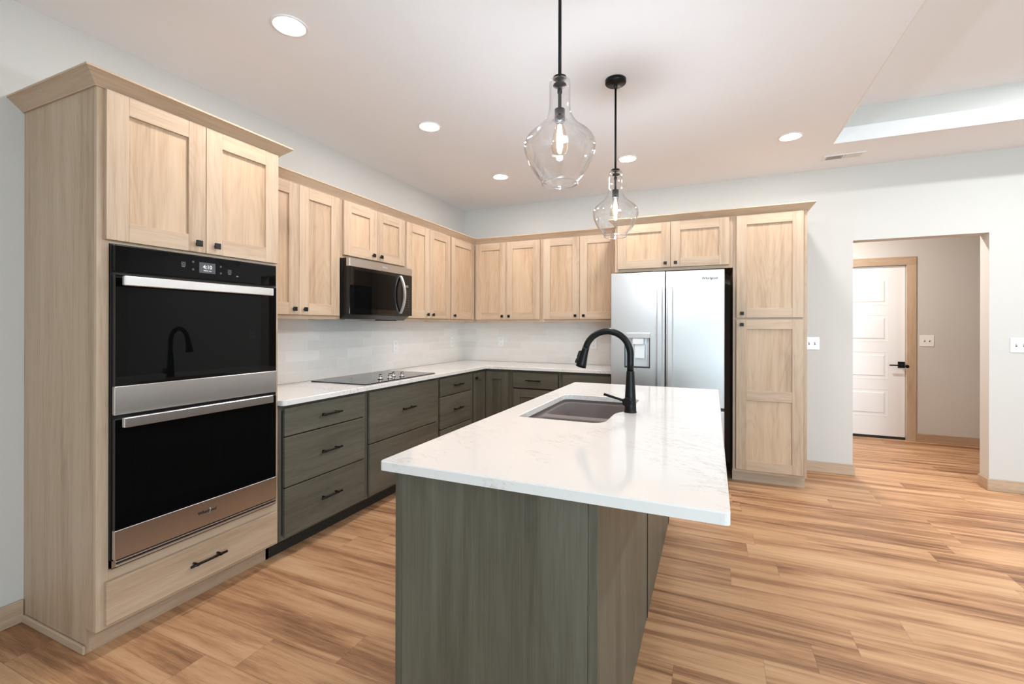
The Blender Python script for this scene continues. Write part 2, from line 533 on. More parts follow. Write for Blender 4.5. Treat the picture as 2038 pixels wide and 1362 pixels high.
# far walls with windows (outside the frame; they let the daylight in and show in reflections)
def wall_with_holes(name, fixed_axis, lo, hi, a0, a1, holes):
    mb = MB(); cur = a0
    def bx(p, q, z0, z1):
        if fixed_axis == 'x': mb.box((lo, p, z0), (hi, q, z1), 'wall')
        else: mb.box((p, lo, z0), (q, hi, z1), 'wall')
    for (p, q, z0, z1) in holes:
        bx(cur, p, 0, 3.3); bx(p, q, z1, 3.3)
        if z0 > 0.01: bx(p, q, 0, z0)
        cur = q
    bx(cur, a1, 0, 3.3)
    return struct(mb.done(name))
wall_with_holes('wall_right', 'x', XR, XR + 0.14, YF, 0.14, [(-5.5, -1.9, 0.5, 2.4)])
wall_with_holes('wall_front', 'y', YF - 0.14, YF, -0.14, XR + 0.14, [(1.0, 2.8, 0.8, 2.2), (4.4, 7.4, 0.03, 2.4)])
def window(name, axis, at, p, q, z0, z1, n):
    mb = MB(); g = MB()
    def bx(m_, a, b, c, d, t0, t1, mat):
        if axis == 'x': m_.box((at + t0, a, c), (at + t1, b, d), mat)
        else: m_.box((a, at + t0, c), (b, at + t1, d), mat)
    e = 0.05
    bx(mb, p, q, z0, z0 + e, 0.02, 0.09, 'white'); bx(mb, p, q, z1 - e, z1, 0.02, 0.09, 'white')
    for i in range(n + 1):
        c = p + (q - p) * i / n
        c = min(max(c, p + e / 2), q - e / 2)
        bx(mb, c - e / 2, c + e / 2, z0 + e, z1 - e, 0.02, 0.09, 'white')
    o = struct(mb.done(name))
    bx(g, p + e, q - e, z0 + e, z1 - e, 0.052, 0.058, 'glass')
    g.done('pane', o)
window('window_1', 'x', XR, -5.5, -1.9, 0.5, 2.4, 3)
window('window_2', 'y', YF - 0.11, 1.0, 2.8, 0.8, 2.2, 2)
window('window_3', 'y', YF - 0.11, 4.4, 7.4, 0.03, 2.4, 2)
# hallway beyond the opening
HY = 1.79
DX0, DX1, DZ0, DZ1 = 4.135, 4.940, 0.030, 2.066
mb = MB()
mb.box((2.9, HY, 0), (DX0 - 0.004, HY + 0.14, H), 'wall'); mb.box((DX1 + 0.004, HY, 0), (7.5, HY + 0.14, H), 'wall')
mb.box((DX0 - 0.004, HY, DZ1 + 0.004), (DX1 + 0.004, HY + 0.14, H), 'wall')
struct(mb.done('wall_hall'))
mb = MB(); mb.box((2.76, 0.14, 0), (2.9, HY + 0.14, H), 'wall'); struct(mb.done('wall_hall_left'))
mb = MB(); mb.box((7.5, 0.14, 0), (7.64, HY + 0.14, H), 'wall'); struct(mb.done('wall_hall_right'))
mb = MB(); mb.box((2.76, 0.14, H), (7.64, HY + 0.14, H + 0.12), 'ceil'); struct(mb.done('ceiling_hall'))
ceiling_lamp('hall_lamp', (3.95, 0.75, H - 0.01), 42, (1.0, 0.94, 0.91))
ceiling_lamp('tray_lamp_near_back', (5.1, -1.45, TH - 0.01), 32, COOL)
ceiling_lamp('tray_lamp_side', (6.9, -1.45, TH - 0.01), 32, COOL)
ceiling_lamp('tray_lamp_front', (5.1, -4.2, TH - 0.01), 29, COOL)

# door with four raised panels in view
mb = MB()
mb.box((DX0, HY + 0.022, DZ0), (DX1, HY + 0.056, DZ1), 'white', 0.002)
door = mb.done('door_1'); struct(door, 'white panel door at the end of the hall')
for (za, zb) in ((1.603, 1.928), (1.161, 1.482), (0.713, 1.037), (0.268, 0.587)):
    pm = MB(); xa, xb = DX0 + 0.165, 4.775
    n0 = HY + 0.022
    def rect(x0, x1, z0, z1, y): return [Vector((x0, y, z0)), Vector((x1, y, z0)), Vector((x1, y, z1)), Vector((x0, y, z1))]
    pm.ring_loft([rect(xa, xb, za, zb, n0), rect(xa, xb, za, zb, n0 - 0.0025), rect(xa + 0.010, xb - 0.010, za + 0.010, zb - 0.010, n0 + 0.0 - 0.0005),
                  rect(xa + 0.030, xb - 0.030, za + 0.034, zb - 0.034, n0 - 0.001), rect(xa + 0.040, xb - 0.040, za + 0.044, zb - 0.044, n0 - 0.006)], 'white', False)
    pm.done('panel', door)
hm = MB()
hm.box((4.870, HY + 0.014, 0.852), (4.935, HY + 0.022, 0.926), 'black', 0.001)
hm.cyl((4.903, HY + 0.016, 0.885), (4.903, HY - 0.035, 0.885), 0.011, 'black')
hm.box((4.775, HY - 0.045, 0.877), (4.915, HY - 0.035, 0.893), 'black', 0.002)
hm.done('handle', door)
em = MB(); em.box((DX0, HY + 0.02, 0.0), (DX1, HY + 0.07, DZ0 - 0.002), 'rubber'); em.done('threshold', door)
mb = MB()
prof = []
mb.box((DX1 + 0.004, HY - 0.016, 0), (5.034, HY, 2.07), 'pale_v', 0.002)
mb.box((DX0 - 0.098, HY - 0.016, 0), (DX0 - 0.004, HY, 2.07), 'pale_v', 0.002)
mb.box((DX0 - 0.098, HY - 0.016, 2.07), (5.034, HY, 2.166), 'pale_h', 0.002)
struct(mb.done('trim_2'), 'pale wood casing around the hall door')
sm = MB(); sm.cyl((4.949, HY - 0.018, 0.874), (4.949, HY - 0.012, 0.874), 0.020, 'black', seg=20)
sm.done('strike_plate', door)

# baseboards
def baseboard(name, boxes):
    mb = MB()
    for a, b in boxes: mb.box(a, b, 'pale_h', 0.003)
    struct(mb.done(name))
baseboard('baseboard_back', [((3.562, -0.014, 0), (OX0 + 0.014, 0, 0.096)), ((OX0, 0, 0), (OX0 + 0.014, 0.14, 0.096)),
                             ((OX1 - 0.014, -0.014, 0), (XR, 0, 0.096)), ((OX1 - 0.014, 0, 0), (OX1, 0.14, 0.096))])
baseboard('baseboard_left', [((0, YF, 0), (0.014, -4.003, 0.102))])
baseboard('baseboard_hall', [((5.034, HY - 0.014, 0), (7.5, HY, 0.096)), ((2.9, HY - 0.014, 0), (DX0 - 0.098, HY, 0.096))])

# backsplash tile
mb = MB(); mb.box((0, -3.163, CH + 0.001), (0.010, 0, 1.40), 'tile')
struct(mb.done('backsplash_left'), 'glazed off-white tile behind the cooktop')
mb = MB(); mb.box((0.010, -0.010, CH + 0.001), (2.0, 0, 1.40), 'tile')
struct(mb.done('backsplash_back'), 'glazed off-white tile on the back wall')

# ------------------------------------------------------------------ crown profile
def crown(path, zb, zt, out, name, parent=None):
    prof = [(0.0, zb), (0.007, zb), (0.009, zb + 0.004), (out - 0.004, zt - 0.010), (out, zt - 0.008), (out, zt), (0.0, zt)]
    mb = MB(); mb.sweep(path, prof, 'pale_h')
    return mb.done(name, parent)

# ------------------------------------------------------------------ oven tower
Y0, Y1 = -4.0, -3.165
T = thing('oven_cabinet', 'tall pale wood tower cabinet built around the double wall oven', 'cabinet', (0.3, (Y0 + Y1) / 2, 0))
mb = MB()
ZT = 2.30
side = [(0.001, 0), (0.521, 0), (0.521, TOE), (TX - 0.019, TOE), (TX - 0.019, ZT), (0.001, ZT)]
mb.prism([(x, Y0, z) for x, z in side], (0, 0.018, 0), 'pale_v')
mb.prism([(x, Y1 - 0.018, z) for x, z in side], (0, 0.018, 0), 'pale_v')
mb.box((0.001, Y0 + 0.018, 0.10), (0.012, Y1 - 0.018, ZT), 'pale_v')
for z in (TOE, 0.318, 1.690, ZT - 0.018):
    mb.box((0.012, Y0 + 0.018, z), (TX - 0.019, Y1 - 0.018, z + 0.018), 'pale_h')
mb.done('carcass', T)
mb = MB()
fbox(mb, L, Y0, Y0 + 0.042, TX - 0.019, TX, TOE, ZT, 'pale_v', 0.001)
fbox(mb, L, Y1 - 0.020, Y1, TX - 0.019, TX, TOE, ZT, 'pale_v', 0.001)
for z0, z1 in ((TOE, 0.140), (0.295, 0.338), (1.676, 1.70), (2.26, ZT)):
    fbox(mb, L, Y0 + 0.042, Y1 - 0.020, TX - 0.019, TX - 0.0005, z0, z1, 'pale_h')
mb.done('face_frame', T)
mb = MB(); mb.box((0.512, Y0 + 0.018, 0), (0.521, Y1, TOE), 'pale_h'); mb.done('toe_kick', T)
mb = MB(); mb.box((0.014, Y0 - 0.011, 0), (0.526, Y0, 0.034), 'pale_h', 0.003); mb.done('shoe_molding', T)
ym = -3.579
shaker(L, -3.976, ym - 0.0015, 1.688, 2.297, TX, T, PK, knob_at=(-3.622, 1.728))
shaker(L, ym + 0.0015, -3.178, 1.688, 2.297, TX, T, PK, knob_at=(-3.535, 1.728))
slab(L, -3.973, -3.180, 0.122, 0.296, TX, T, 'pale_h', (-3.578, 0.216), plen=0.172)
crown([(0.0, Y0), (TX, Y0), (TX, Y1), (0.372, Y1)], 2.299, 2.354, 0.058, 'crown_molding', T)

# ------------------------------------------------------------------ double oven
O = thing('double_oven', 'black and stainless double wall oven set in the tall wood cabinet', 'oven', (0.3, -3.58, 0.34))
oy0, oy1 = -3.957, -3.186
mb = MB()
mb.box((0.06, oy0 + 0.03, 0.345), (TX - 0.005, oy1 - 0.01, 1.670), 'charcoal')
fbox(mb, L, oy0, oy0 + 0.012, TX + 0.0005, TX + 0.010, 0.375, 1.674, 'blackplastic')
fbox(mb, L, oy1 - 0.010, oy1, TX + 0.0005, TX + 0.010, 0.375, 1.674, 'blackplastic')
fbox(mb, L, oy0 + 0.004, oy1 - 0.010, TX + 0.0005, TX + 0.014, 0.375, 1.672, 'blackplastic')
mb.done('body', O)
WF = 0.632
cp = MB()
fbox(cp, L, oy0 + 0.004, -3.206, TX + 0.012, WF, 1.560, 1.668, 'ovenglass', 0.002)
cpo = cp.done('control_panel', O)
sc = MB(); fbox(sc, L, -3.622, -3.546, WF, WF + 0.0006, 1.590, 1.640, 'screen'); so = sc.done('display', cpo)
tx = MB(); tx.text('4:10', L(-3.584, WF + 0.0007, 1.6185), (0, 1, 0), (0, 0, 1), 0.018, 'glyph')
for q in range(9): fbox(tx, L, -3.602 + q * 0.0042, -3.602 + q * 0.0042 + (0.0034 if q != 5 else 0.001), WF + 0.0007, WF + 0.0009, 1.6000, 1.6030, 'glyph')
tx.done('clock_digits', cpo)
def ringmark(mb, u, z, r, w=0.0012, sq=False, mat='icon'):
    seg = 4 if sq else 16
    ang = [2 * PI * (q + (0.5 if sq else 0)) / seg for q in range(seg)]
    for q in range(seg):
        a, b = ang[q], ang[(q + 1) % seg]
        pts = [L(u + r * math.cos(a), WF + 0.0006, z + r * math.sin(a)), L(u + r * math.cos(b), WF + 0.0006, z + r * math.sin(b)),
               L(u + (r - w) * math.cos(b), WF + 0.0006, z + (r - w) * math.sin(b)), L(u + (r - w) * math.cos(a), WF + 0.0006, z + (r - w) * math.sin(a))]
        mb.bm.faces.new([mb.bm.verts.new(p) for p in pts])
    mb._new(mat)
for u, z in ((-3.693, 1.621), (-3.474, 1.608)):
    ic = MB(); ringmark(ic, u, z + 0.002, 0.012, sq=True); ringmark(ic, u, z + 0.002, 0.005)
    fbox(ic, L, u - 0.007, u + 0.007, WF + 0.0002, WF + 0.0006, z - 0.012, z - 0.010, 'icon'); ic.done('touch_icon', cpo)
for u, z in ((-3.650, 1.637), (-3.650, 1.602), (-3.519, 1.629), (-3.519, 1.597)):
    ic = MB(); ringmark(ic, u, z, 0.0042); ic.done('touch_icon', cpo)
ic = MB(); fbox(ic, L, -3.438, -3.428, WF + 0.0002, WF + 0.0006, 1.588, 1.592, 'icon'); ic.done('touch_icon', cpo)
def flag_mark(mb, u, z, s, fr, w, mat):
    # curled stroke that crosses the wordmark
    pts = [(-0.10, -0.42), (0.02, -0.50), (0.16, -0.30), (0.44, 0.34), (0.30, 0.46), (0.12, 0.30)]
    mb.tube([fr(u + a * s, w, z + b * s) for a, b in pts], [0.012 * s, 0.025 * s, 0.03 * s, 0.03 * s, 0.025 * s, 0.012 * s], mat, 8)
def oven_door(z0, z1, zs, zh):
    d = MB()
    fbox(d, L, oy0 + 0.004, -3.206, TX + 0.012, WF - 0.0015, z0, z1, 'blackplastic', 0.002)
    do = d.done('oven_door', O)
    g = MB(); fbox(g, L, oy0 + 0.004, -3.206, WF - 0.0015, WF, zs + 0.0005, z1 - 0.003, 'ovenglass'); g.done('glass', do)
    s = MB(); fbox(s, L, oy0 + 0.001, -3.202, TX + 0.02, WF + 0.001, z0, zs, 'steel', 0.002); so = s.done('steel_strip', do)
    h = MB()
    fbox(h, L, -3.945, -3.258, 0.662, 0.680, zh - 0.020, zh + 0.020, 'steel', 0.003)
    for u in (-3.90, -3.30): fbox(h, L, u - 0.012, u + 0.012, WF, 0.664, zh - 0.012, zh + 0.012, 'steel', 0.002)
    h.done('handle', do)
    return so
oven_door(0.971, 1.551, 1.089, 1.521)
so = oven_door(0.381, 0.955, 0.500, 0.943)
lg = MB(); lg.text('Whirlpool', L(-3.583, WF + 0.0014, 0.447), (0, 1, 0), (0, 0, 1), 0.015, 'charcoal')
flag_mark(lg, -3.577, 0.446, 0.026, L, WF + 0.0018, 'chrome'); lg.done('logo', so)
v = MB()
fbox(v, L, oy0 + 0.002, oy1 - 0.004, TX + 0.0005, TX + 0.016, 0.341, 0.376, 'blackplastic')
fbox(v, L, oy0 + 0.016, oy1 - 0.006, TX + 0.014, TX + 0.021, 0.364, 0.3690, 'satin')
fbox(v, L, oy0 + 0.016, oy1 - 0.006, TX + 0.014, TX + 0.021, 0.346, 0.3545, 'satin')
fbox(v, L, oy0 + 0.002, oy0 + 0.016, TX + 0.0005, TX + 0.018, 0.345, 0.374, 'steel')
v.done('vent_trim', O)

# ------------------------------------------------------------------ wall cabinets
UB, UT = 1.386, 2.286
def wall_cabinet(fr, u0, u1, depth, zb, zt, doors, label, name='wall_cabinet', grp=None, zd=None):
    c = fr((u0 + u1) / 2, depth / 2, zb)
    t = thing(name, label, 'cabinet', c, grp)
    mb = MB()
    w0 = 0.001
    e = 0.0004
    a, b = u0 + e, u1 - e
    fbox(mb, fr, a, a + 0.016, w0, depth - 0.019, zb, zt, 'pale_v'); fbox(mb, fr, b - 0.016, b, w0, depth - 0.019, zb, zt, 'pale_v')
    fbox(mb, fr, a + 0.016, b - 0.016, w0, depth - 0.019, zb + 0.016, zb + 0.032, 'pale_h')
    fbox(mb, fr, a + 0.016, b - 0.016, w0, depth - 0.019, zt - 0.016, zt, 'pale_h')
    fbox(mb, fr, a + 0.016, b - 0.016, w0, w0 + 0.006, zb + 0.032, zt - 0.016, 'pale_v')
    mb.done('carcass', t)
    mb = MB(); s = 0.038
    fbox(mb, fr, a, a + s, depth - 0.019, depth, zb, zt, 'pale_v', 0.001); fbox(mb, fr, b - s, b, depth - 0.019, depth, zb, zt, 'pale_v', 0.001)
    fbox(mb, fr, a + s, b - s, depth - 0.019, depth - 0.0003, zb, zb + s, 'pale_h'); fbox(mb, fr, a + s, b - s, depth - 0.019, depth - 0.0003, zt - s, zt, 'pale_h')
    mb.done('face_frame', t)
    for (d0, d1, ku) in doors:
        shaker(fr, d0, d1, zd if zd else zb + 0.027, zt - 0.004, depth, t, PK, knob_at=(ku, (zd if zd else zb + 0.027) + 0.037))
    return t
wall_cabinet(L, -3.163, -2.405, UX, UB, UT, [(-3.137, -2.7885, -2.834), (-2.7855, -2.428, -2.748)],
             'two-door wall cabinet between the oven tower and the microwave')
wall_cabinet(L, -2.405, -1.632, UX, 1.848, UT, [(-2.382, -2.0195, -2.068), (-2.0165, -1.648, -1.976)],
             'short two-door wall cabinet directly above the microwave', zd=1.872)
wall_cabinet(L, -1.632, -0.861, UX, UB, UT, [(-1.617, -1.2545, -1.298), (-1.2515, -0.875, -1.208)],
             'two-door wall cabinet on the left wall, just past the microwave')
wall_cabinet(L, -0.861, -0.0015, UX, UB, UT, [(-0.848, -0.350, -0.800)],
             'single-door wall cabinet at the far end of the left wall, in the corner')
wall_cabinet(B, UX + 0.001, 1.152, UX, UB, UT, [(0.337, 0.7235, 0.685), (0.7265, 1.131, 0.768)],
             'two-door wall cabinet at the corner end of the back wall')
wall_cabinet(B, 1.152, 2.0, UX, UB, UT, [(1.173, 1.5755, 1.533), (1.5785, 1.974, 1.622)],
             'two-door wall cabinet on the back wall, touching the fridge surround')
FD = 0.648
fc = wall_cabinet(B, 2.006, 3.0135, FD, 1.846, UT, [(2.034, 2.5065, 2.463), (2.5095, 2.985, 2.551)],
             'deep short two-door cabinet directly above the refrigerator', zd=1.874)
crown([(UX, Y1 + 0.004), (UX, -UX), (2.006, -UX), (2.006, -FD), (3.558, -FD), (3.558, 0.0)], 2.2875, 2.345, 0.054, 'crown_molding')
tag(bpy.data.objects['crown_molding.001'], 'long pale wood crown molding along the tops of wall cabinets and pantry', 'molding')

# pantry
PX0, PX1 = 3.0145, 3.558
P = thing('pantry_cabinet', 'tall narrow pantry cabinet with two stacked doors right of the refrigerator', 'cabinet', ((PX0 + PX1) / 2, -0.32, 0))
mb = MB()
for a, b in ((PX0, PX0 + 0.018), (PX1 - 0.018, PX1)):
    mb.prism([(a, -w, z) for w, z in ((0.001, 0), (0.552, 0), (0.552, TOE), (FD - 0.019, TOE), (FD - 0.019, UT), (0.001, UT))], (b - a, 0, 0), 'pale_v')
for z in (TOE, 0.75, 1.40, 1.85, UT - 0.018): fbox(mb, B, PX0 + 0.018, PX1 - 0.018, 0.007, FD - 0.019, z, z + 0.018, 'pale_h')
fbox(mb, B, PX0 + 0.018, PX1 - 0.018, 0.001, 0.007, 0.0, UT, 'pale_v')
mb.done('carcass', P)
mb = MB()
fbox(mb, B, PX0, PX0 + 0.038, FD - 0.019, FD, TOE, UT, 'pale_v', 0.001); fbox(mb, B, PX1 - 0.038, PX1, FD - 0.019, FD, TOE, UT, 'pale_v', 0.001)
for z0, z1 in ((TOE, 0.145), (1.385, 1.425), (UT - 0.04, UT)): fbox(mb, B, PX0 + 0.038, PX1 - 0.038, FD - 0.019, FD - 0.0003, z0, z1, 'pale_h')
mb.done('face_frame', P)
mb = MB(); fbox(mb, B, PX0 + 0.018, PX1 - 0.018, 0.540, 0.552, 0, TOE, 'pale_h'); fbox(mb, B, PX0 + 0.001, PX1 - 0.001, 0.552, 0.558, 0, TOE - 0.001, 'pale_h'); mb.done('toe_kick', P)
shaker(B, 3.040, 3.530, 1.414, 2.282, FD, P, PK, knob_at=(3.083, 1.451))
shaker(B, 3.040, 3.530, 0.126, 1.397, FD, P, PK, knob_at=(3.083, 1.356), mids=((0.715, 0.802),))

# ------------------------------------------------------------------ base cabinets
BT = CH - 0.0305
def base_cabinet(fr, u0, u1, label, toe=True, depth=TX, grp=None):
    t = thing('base_cabinet', label, 'cabinet', fr((u0 + u1) / 2, depth / 2, 0), grp)
    a, b = u0 + 0.0004, u1 - 0.0004
    mb = MB(); fbox(mb, fr, a, b, 0.001, depth - 0.019, TOE, BT, 'oliv_v'); mb.done('carcass', t)
    mb = MB(); s = 0.022
    fbox(mb, fr, a, a + s, depth - 0.019, depth, TOE, BT, 'oliv_v', 0.001); fbox(mb, fr, b - s, b, depth - 0.019, depth, TOE, BT, 'oliv_v', 0.001)
    fbox(mb, fr, a + s, b - s, depth - 0.019, depth - 0.0003, TOE, TOE + 0.025, 'oliv_h'); fbox(mb, fr, a + s, b - s, depth - 0.019, depth - 0.0003, BT - 0.035, BT, 'oliv_h')
    mb.done('face_frame', t)
    if toe:
        mb = MB(); fbox(mb, fr, a, b, 0.50, 0.521, 0, TOE - 0.0005, 'toe'); mb.done('toe_kick', t)
    return t
b1 = base_cabinet(L, -3.1635, -2.4525, 'olive three-drawer base cabinet right beside the oven tower')
for z0, z1, zh in ((0.702, 0.863, 0.785), (0.408, 0.695, 0.555), (0.120, 0.401, 0.266)):
    slab(L, -3.132, -2.477, z0, z1, TX, b1, 'oliv_h', (-2.803, zh))
b2 = base_cabinet(L, -2.4525, -1.525, 'wide olive base cabinet with two deep drawers under the cooktop')
slab(L, -2.427, -1.546, 0.494, 0.863, TX, b2, 'oliv_h', (-1.990, 0.686))
slab(L, -2.427, -1.546, 0.120, 0.486, TX, b2, 'oliv_h', (-1.990, 0.31))
b3 = base_cabinet(L, -1.525, -0.895, 'narrower olive three-drawer base cabinet past the cooktop')
for z0, z1, zh in ((0.698, 0.860, 0.782), (0.402, 0.690, 0.557), (0.120, 0.394, 0.266)):
    slab(L, -1.503, -0.919, z0, z1, TX, b3, 'oliv_h', (-1.210, zh))
# corner unit: its two narrow doors meet at the inside corner
cb = thing('base_cabinet', 'olive corner base cabinet whose two narrow shaker doors meet at the inside corner', 'cabinet', (0.4, -0.4, 0))
mb = MB(); mb.prism([(x, y, TOE) for x, y in ((0.001, -0.8945), (TX, -0.8945), (TX, -TX), (0.9105, -TX), (0.9105, -0.001), (0.001, -0.001))], (0, 0, BT - TOE), 'oliv_v'); mb.done('carcass', cb)
mb = MB(); mb.prism([(x, y, 0) for x, y in ((0.50, -0.8945), (0.521, -0.8945), (0.521, -0.521), (0.9105, -0.521), (0.9105, -0.50), (0.50, -0.50))], (0, 0, TOE - 0.0005), 'toe'); mb.done('toe_kick', cb)
shaker(L, -0.872, -0.618, 0.118, 0.853, TX, cb, OK, knob_at=(-0.838, 0.803))
shaker(B, 0.618, 0.887, 0.118, 0.853, TX, cb, OK)
b4 = base_cabinet(B, 0.911, 1.457, 'olive back-wall base cabinet with one drawer over doors, next to the corner')
slab(B, 0.937, 1.431, 0.698, 0.856, TX, b4, 'oliv_h', (1.172, 0.778))
shaker(B, 0.940, 1.429, 0.118, 0.682, TX, b4, OK)
b5 = base_cabinet(B, 1.457, 1.985, 'olive base cabinet tight against the left side of the refrigerator')
slab(B, 1.483, 1.960, 0.698, 0.856, TX, b5, 'oliv_h', (1.72, 0.765))
shaker(B, 1.483, 1.960, 0.118, 0.682, TX, b5, OK)

# ------------------------------------------------------------------ counters
def arc(cx, cy, r, a0, a1, n=6):
    return [(cx + r * math.cos(a0 + (a1 - a0) * i / n), cy + r * math.sin(a0 + (a1 - a0) * i / n)) for i in range(n + 1)]
def inset(loop, d):
    """offset a CCW loop inwards by d"""
    n = len(loop); out = []
    for i in range(n):
        p0, p1, p2 = Vector(loop[i - 1]), Vector(loop[i]), Vector(loop[(i + 1) % n])
        d1 = (p1 - p0).normalized(); d2 = (p2 - p1).normalized()
        n1 = Vector((-d1.y, d1.x)); n2 = Vector((-d2.y, d2.x))
        m = (n1 + n2) / max(0.2, 1 + n1.dot(n2))
        q = p1 + m * d; out.append((q.x, q.y))
    return out
def stone(loop, z0, z1, ch, holes, mat):
    mb = MB()
    at = lambda lp, z: [Vector((x, y, z)) for x, y in lp]
    mb.ring_loft([at(loop, z0), at(loop, z1 - ch), at(inset(loop, ch), z1)], mat, False, False, False)
    tops, bots = [at(inset(loop, ch), z1)], [at(loop, z0)]
    for h in holes:
        ho = inset(h, -ch)
        mb.ring_loft([at(h, z0), at(h, z1 - ch), at(ho, z1)], mat, False, False, False)
        tops.append(at(ho, z1)); bots.append(at(h, z0))
    mb.fill(tops, mat); mb.fill(bots, mat)
    bmesh.ops.remove_doubles(mb.bm, verts=mb.bm.verts, dist=1e-5)
    return mb
CD = 0.640
lp = [(0.0105, -3.1635)] + arc(CD - 0.022, -3.1635 + 0.022, 0.022, -PI / 2, 0) + [(CD, -CD), (1.985, -CD), (1.985, -0.0105), (0.0105, -0.0105)]
tag(stone(lp, CH - 0.030, CH, 0.0025, [], 'quartz').done('countertop'), 'white quartz L-shaped countertop along the left and back walls', 'countertop')

IX0, IX1, IY0, IY1 = 1.895, 2.895, -3.854, -1.625
r = 0.012
il = arc(IX0 + r, IY0 + r, r, PI, 1.5 * PI, 4) + arc(IX1 - r, IY0 + r, r, 1.5 * PI, 2 * PI, 4) + arc(IX1 - r, IY1 - r, r, 0, PI / 2, 4) + arc(IX0 + r, IY1 - r, r, PI / 2, PI, 4)
def sink_loop(g=0.0):
    x0, xa, xb, y0, y1 = 2.012 - g, 2.418 + g, 2.468 + g, -3.022 - g, -2.250 + g
    pts = arc(x0 + 0.03, y0 + 0.03, 0.03, PI, 1.5 * PI) + arc(xa - 0.06, y0 + 0.06, 0.06, 1.5 * PI, 2 * PI, 8)
    for i in range(0, 11):
        t = i / 10.0
        pts.append((xa + (xb - xa) * (0.5 - 0.5 * math.cos(PI * t)), -2.79 + 0.17 * t))
    pts += arc(xb - 0.06, y1 - 0.06, 0.06, 0, PI / 2, 8) + arc(x0 + 0.045, y1 - 0.045, 0.045, PI / 2, PI)
    return pts
hole = sink_loop()
tag(stone(il, CH - 0.030, CH, 0.003, [hole], 'quartz').done('island_countertop'), 'large white quartz slab topping the kitchen island, with sink cutout', 'countertop')

# ------------------------------------------------------------------ island base
BX0, BX1, BY0, BY1 = 1.932, 2.583, -3.818, -1.665
I = thing('kitchen_island', 'dark stained kitchen island base under the white slab', 'island', ((BX0 + BX1) / 2, (BY0 + BY1) / 2, 0))
ZI = BT
mb = MB(); mb.box((BX0 + 0.021, BY0, 0), (BX1 - 0.028, BY0 + 0.018, ZI), 'oliv_v', 0.001); mb.done('end_panel', I)
mb = MB(); mb.box((BX0 + 0.021, BY1 - 0.018, 0), (BX1 - 0.028, BY1, ZI), 'oliv_v', 0.001); mb.done('end_panel', I)
mb = MB(); mb.box((BX1 - 0.0275, BY0, 0), (BX1, -2.838, ZI), 'oliv_v', 0.0015); mb.done('back_panel', I)
mb = MB(); mb.box((BX1 - 0.0275, -2.832, 0), (BX1, -1.752, ZI), 'oliv_v', 0.0015); mb.done('back_panel', I)
mb = MB(); mb.box((BX1 - 0.0275, -1.746, 0), (BX1, BY1, ZI), 'oliv_v', 0.0015); mb.done('back_panel', I)
for y in (-2.835, -1.749):
    mb = MB(); mb.box((BX1 - 0.02, y - 0.003, 0.004), (BX1 + 0.003, y + 0.003, ZI), 'toe'); mb.done('seam_strip', I)
mb = MB()
mb.box((BX0, BY0, TOE), (BX0 + 0.020, BY0 + 0.03, ZI), 'oliv_v', 0.001); mb.box((BX0, BY1 - 0.03, TOE), (BX0 + 0.020, BY1, ZI), 'oliv_v', 0.001)
mb.box((BX0 + 0.001, BY0 + 0.03, ZI - 0.035), (BX0 + 0.020, BY1 - 0.03, ZI), 'oliv_h'); mb.box((BX0 + 0.001, BY0 + 0.03, TOE), (BX0 + 0.020, BY1 - 0.03, TOE + 0.03), 'oliv_h')
mb.box((BX0, BY0, 0), (BX0 + 0.0205, BY0 + 0.018, TOE), 'oliv_v')
mb.done('face_frame', I)
mb = MB(); mb.box((BX0 + 0.07, BY0 + 0.018, 0), (BX0 + 0.08, BY1 - 0.018, TOE), 'toe'); mb.box((BX0 + 0.021, BY0 + 0.018, TOE), (BX1 - 0.028, BY1 - 0.018, TOE + 0.018), 'oliv_h'); mb.done('toe_kick', I)
def LI(u, w, z): return Vector((BX0 - w, u, z))
cuts = [BY0 + 0.02, -3.25, -2.64, -2.15, BY1 - 0.02]
for a, b in zip(cuts, cuts[1:]):
    shaker(LI, a + 0.002, b - 0.002, 0.12, 0.86, 0.0, I, OK)

# ------------------------------------------------------------------ sink
S = thing('sink', 'taupe granite double-bowl sink set under the island counter', 'sink', (2.22, -2.63, 0.66))
def rloop(x0, x1, y0, y1, r, n=5):
    return arc(x0 + r, y0 + r, r, PI, 1.5 * PI, n) + arc(x1 - r, y0 + r, r, 1.5 * PI, 2 * PI, n) + arc(x1 - r, y1 - r, r, 0, PI / 2, n) + arc(x0 + r, y1 - r, r, PI / 2, PI, n)
ZR = CH - 0.0305
at = lambda lp, z: [Vector((x, y, z)) for x, y in lp]
g = sink_loop(0.004); big = sink_loop(0.022)
near = rloop(2.022, 2.408, -3.013, -2.752, 0.05)
far = [(min(x, 9), y) for x, y in rloop(2.022, 2.462, -2.690, -2.258, 0.06)]
far = [(x - (0.03 if (y < -2.62 and x > 2.40) else 0.0), y) for x, y in far]
mb = MB()
mb.ring_loft([at(big, ZR), at(g, ZR), at(g, ZR - 0.014)], 'sink', False, False, False)
mb.fill([at(g, ZR - 0.014), at(near, ZR - 0.014), at(far, ZR - 0.014)], 'sink')
for lp in (near, far):
    mb.ring_loft([at(lp, ZR - 0.014), at(inset(lp, 0.006), ZR - 0.022), at(inset(lp, 0.012), ZR - 0.19), at(inset(lp, 0.035), ZR - 0.213)], 'sink', True, False, True)
mb.ring_loft([at(big, ZR), at(big, ZR - 0.03), at(inset(big, 0.03), ZR - 0.222)], 'sink', False, False, True)
bmesh.ops.remove_doubles(mb.bm, verts=mb.bm.verts, dist=1e-5)
mb.done('basin', S)
for c in ((2.22, -2.47), (2.21, -2.88)):
    mb = MB(); mb.lathe((c[0], c[1], ZR - 0.2128), [(0.044, 0.0), (0.044, 0.003), (0.036, 0.004), (0.030, 0.001)], 'chrome', 32, cap0=True, cap1=True); mb.done('drain', S)

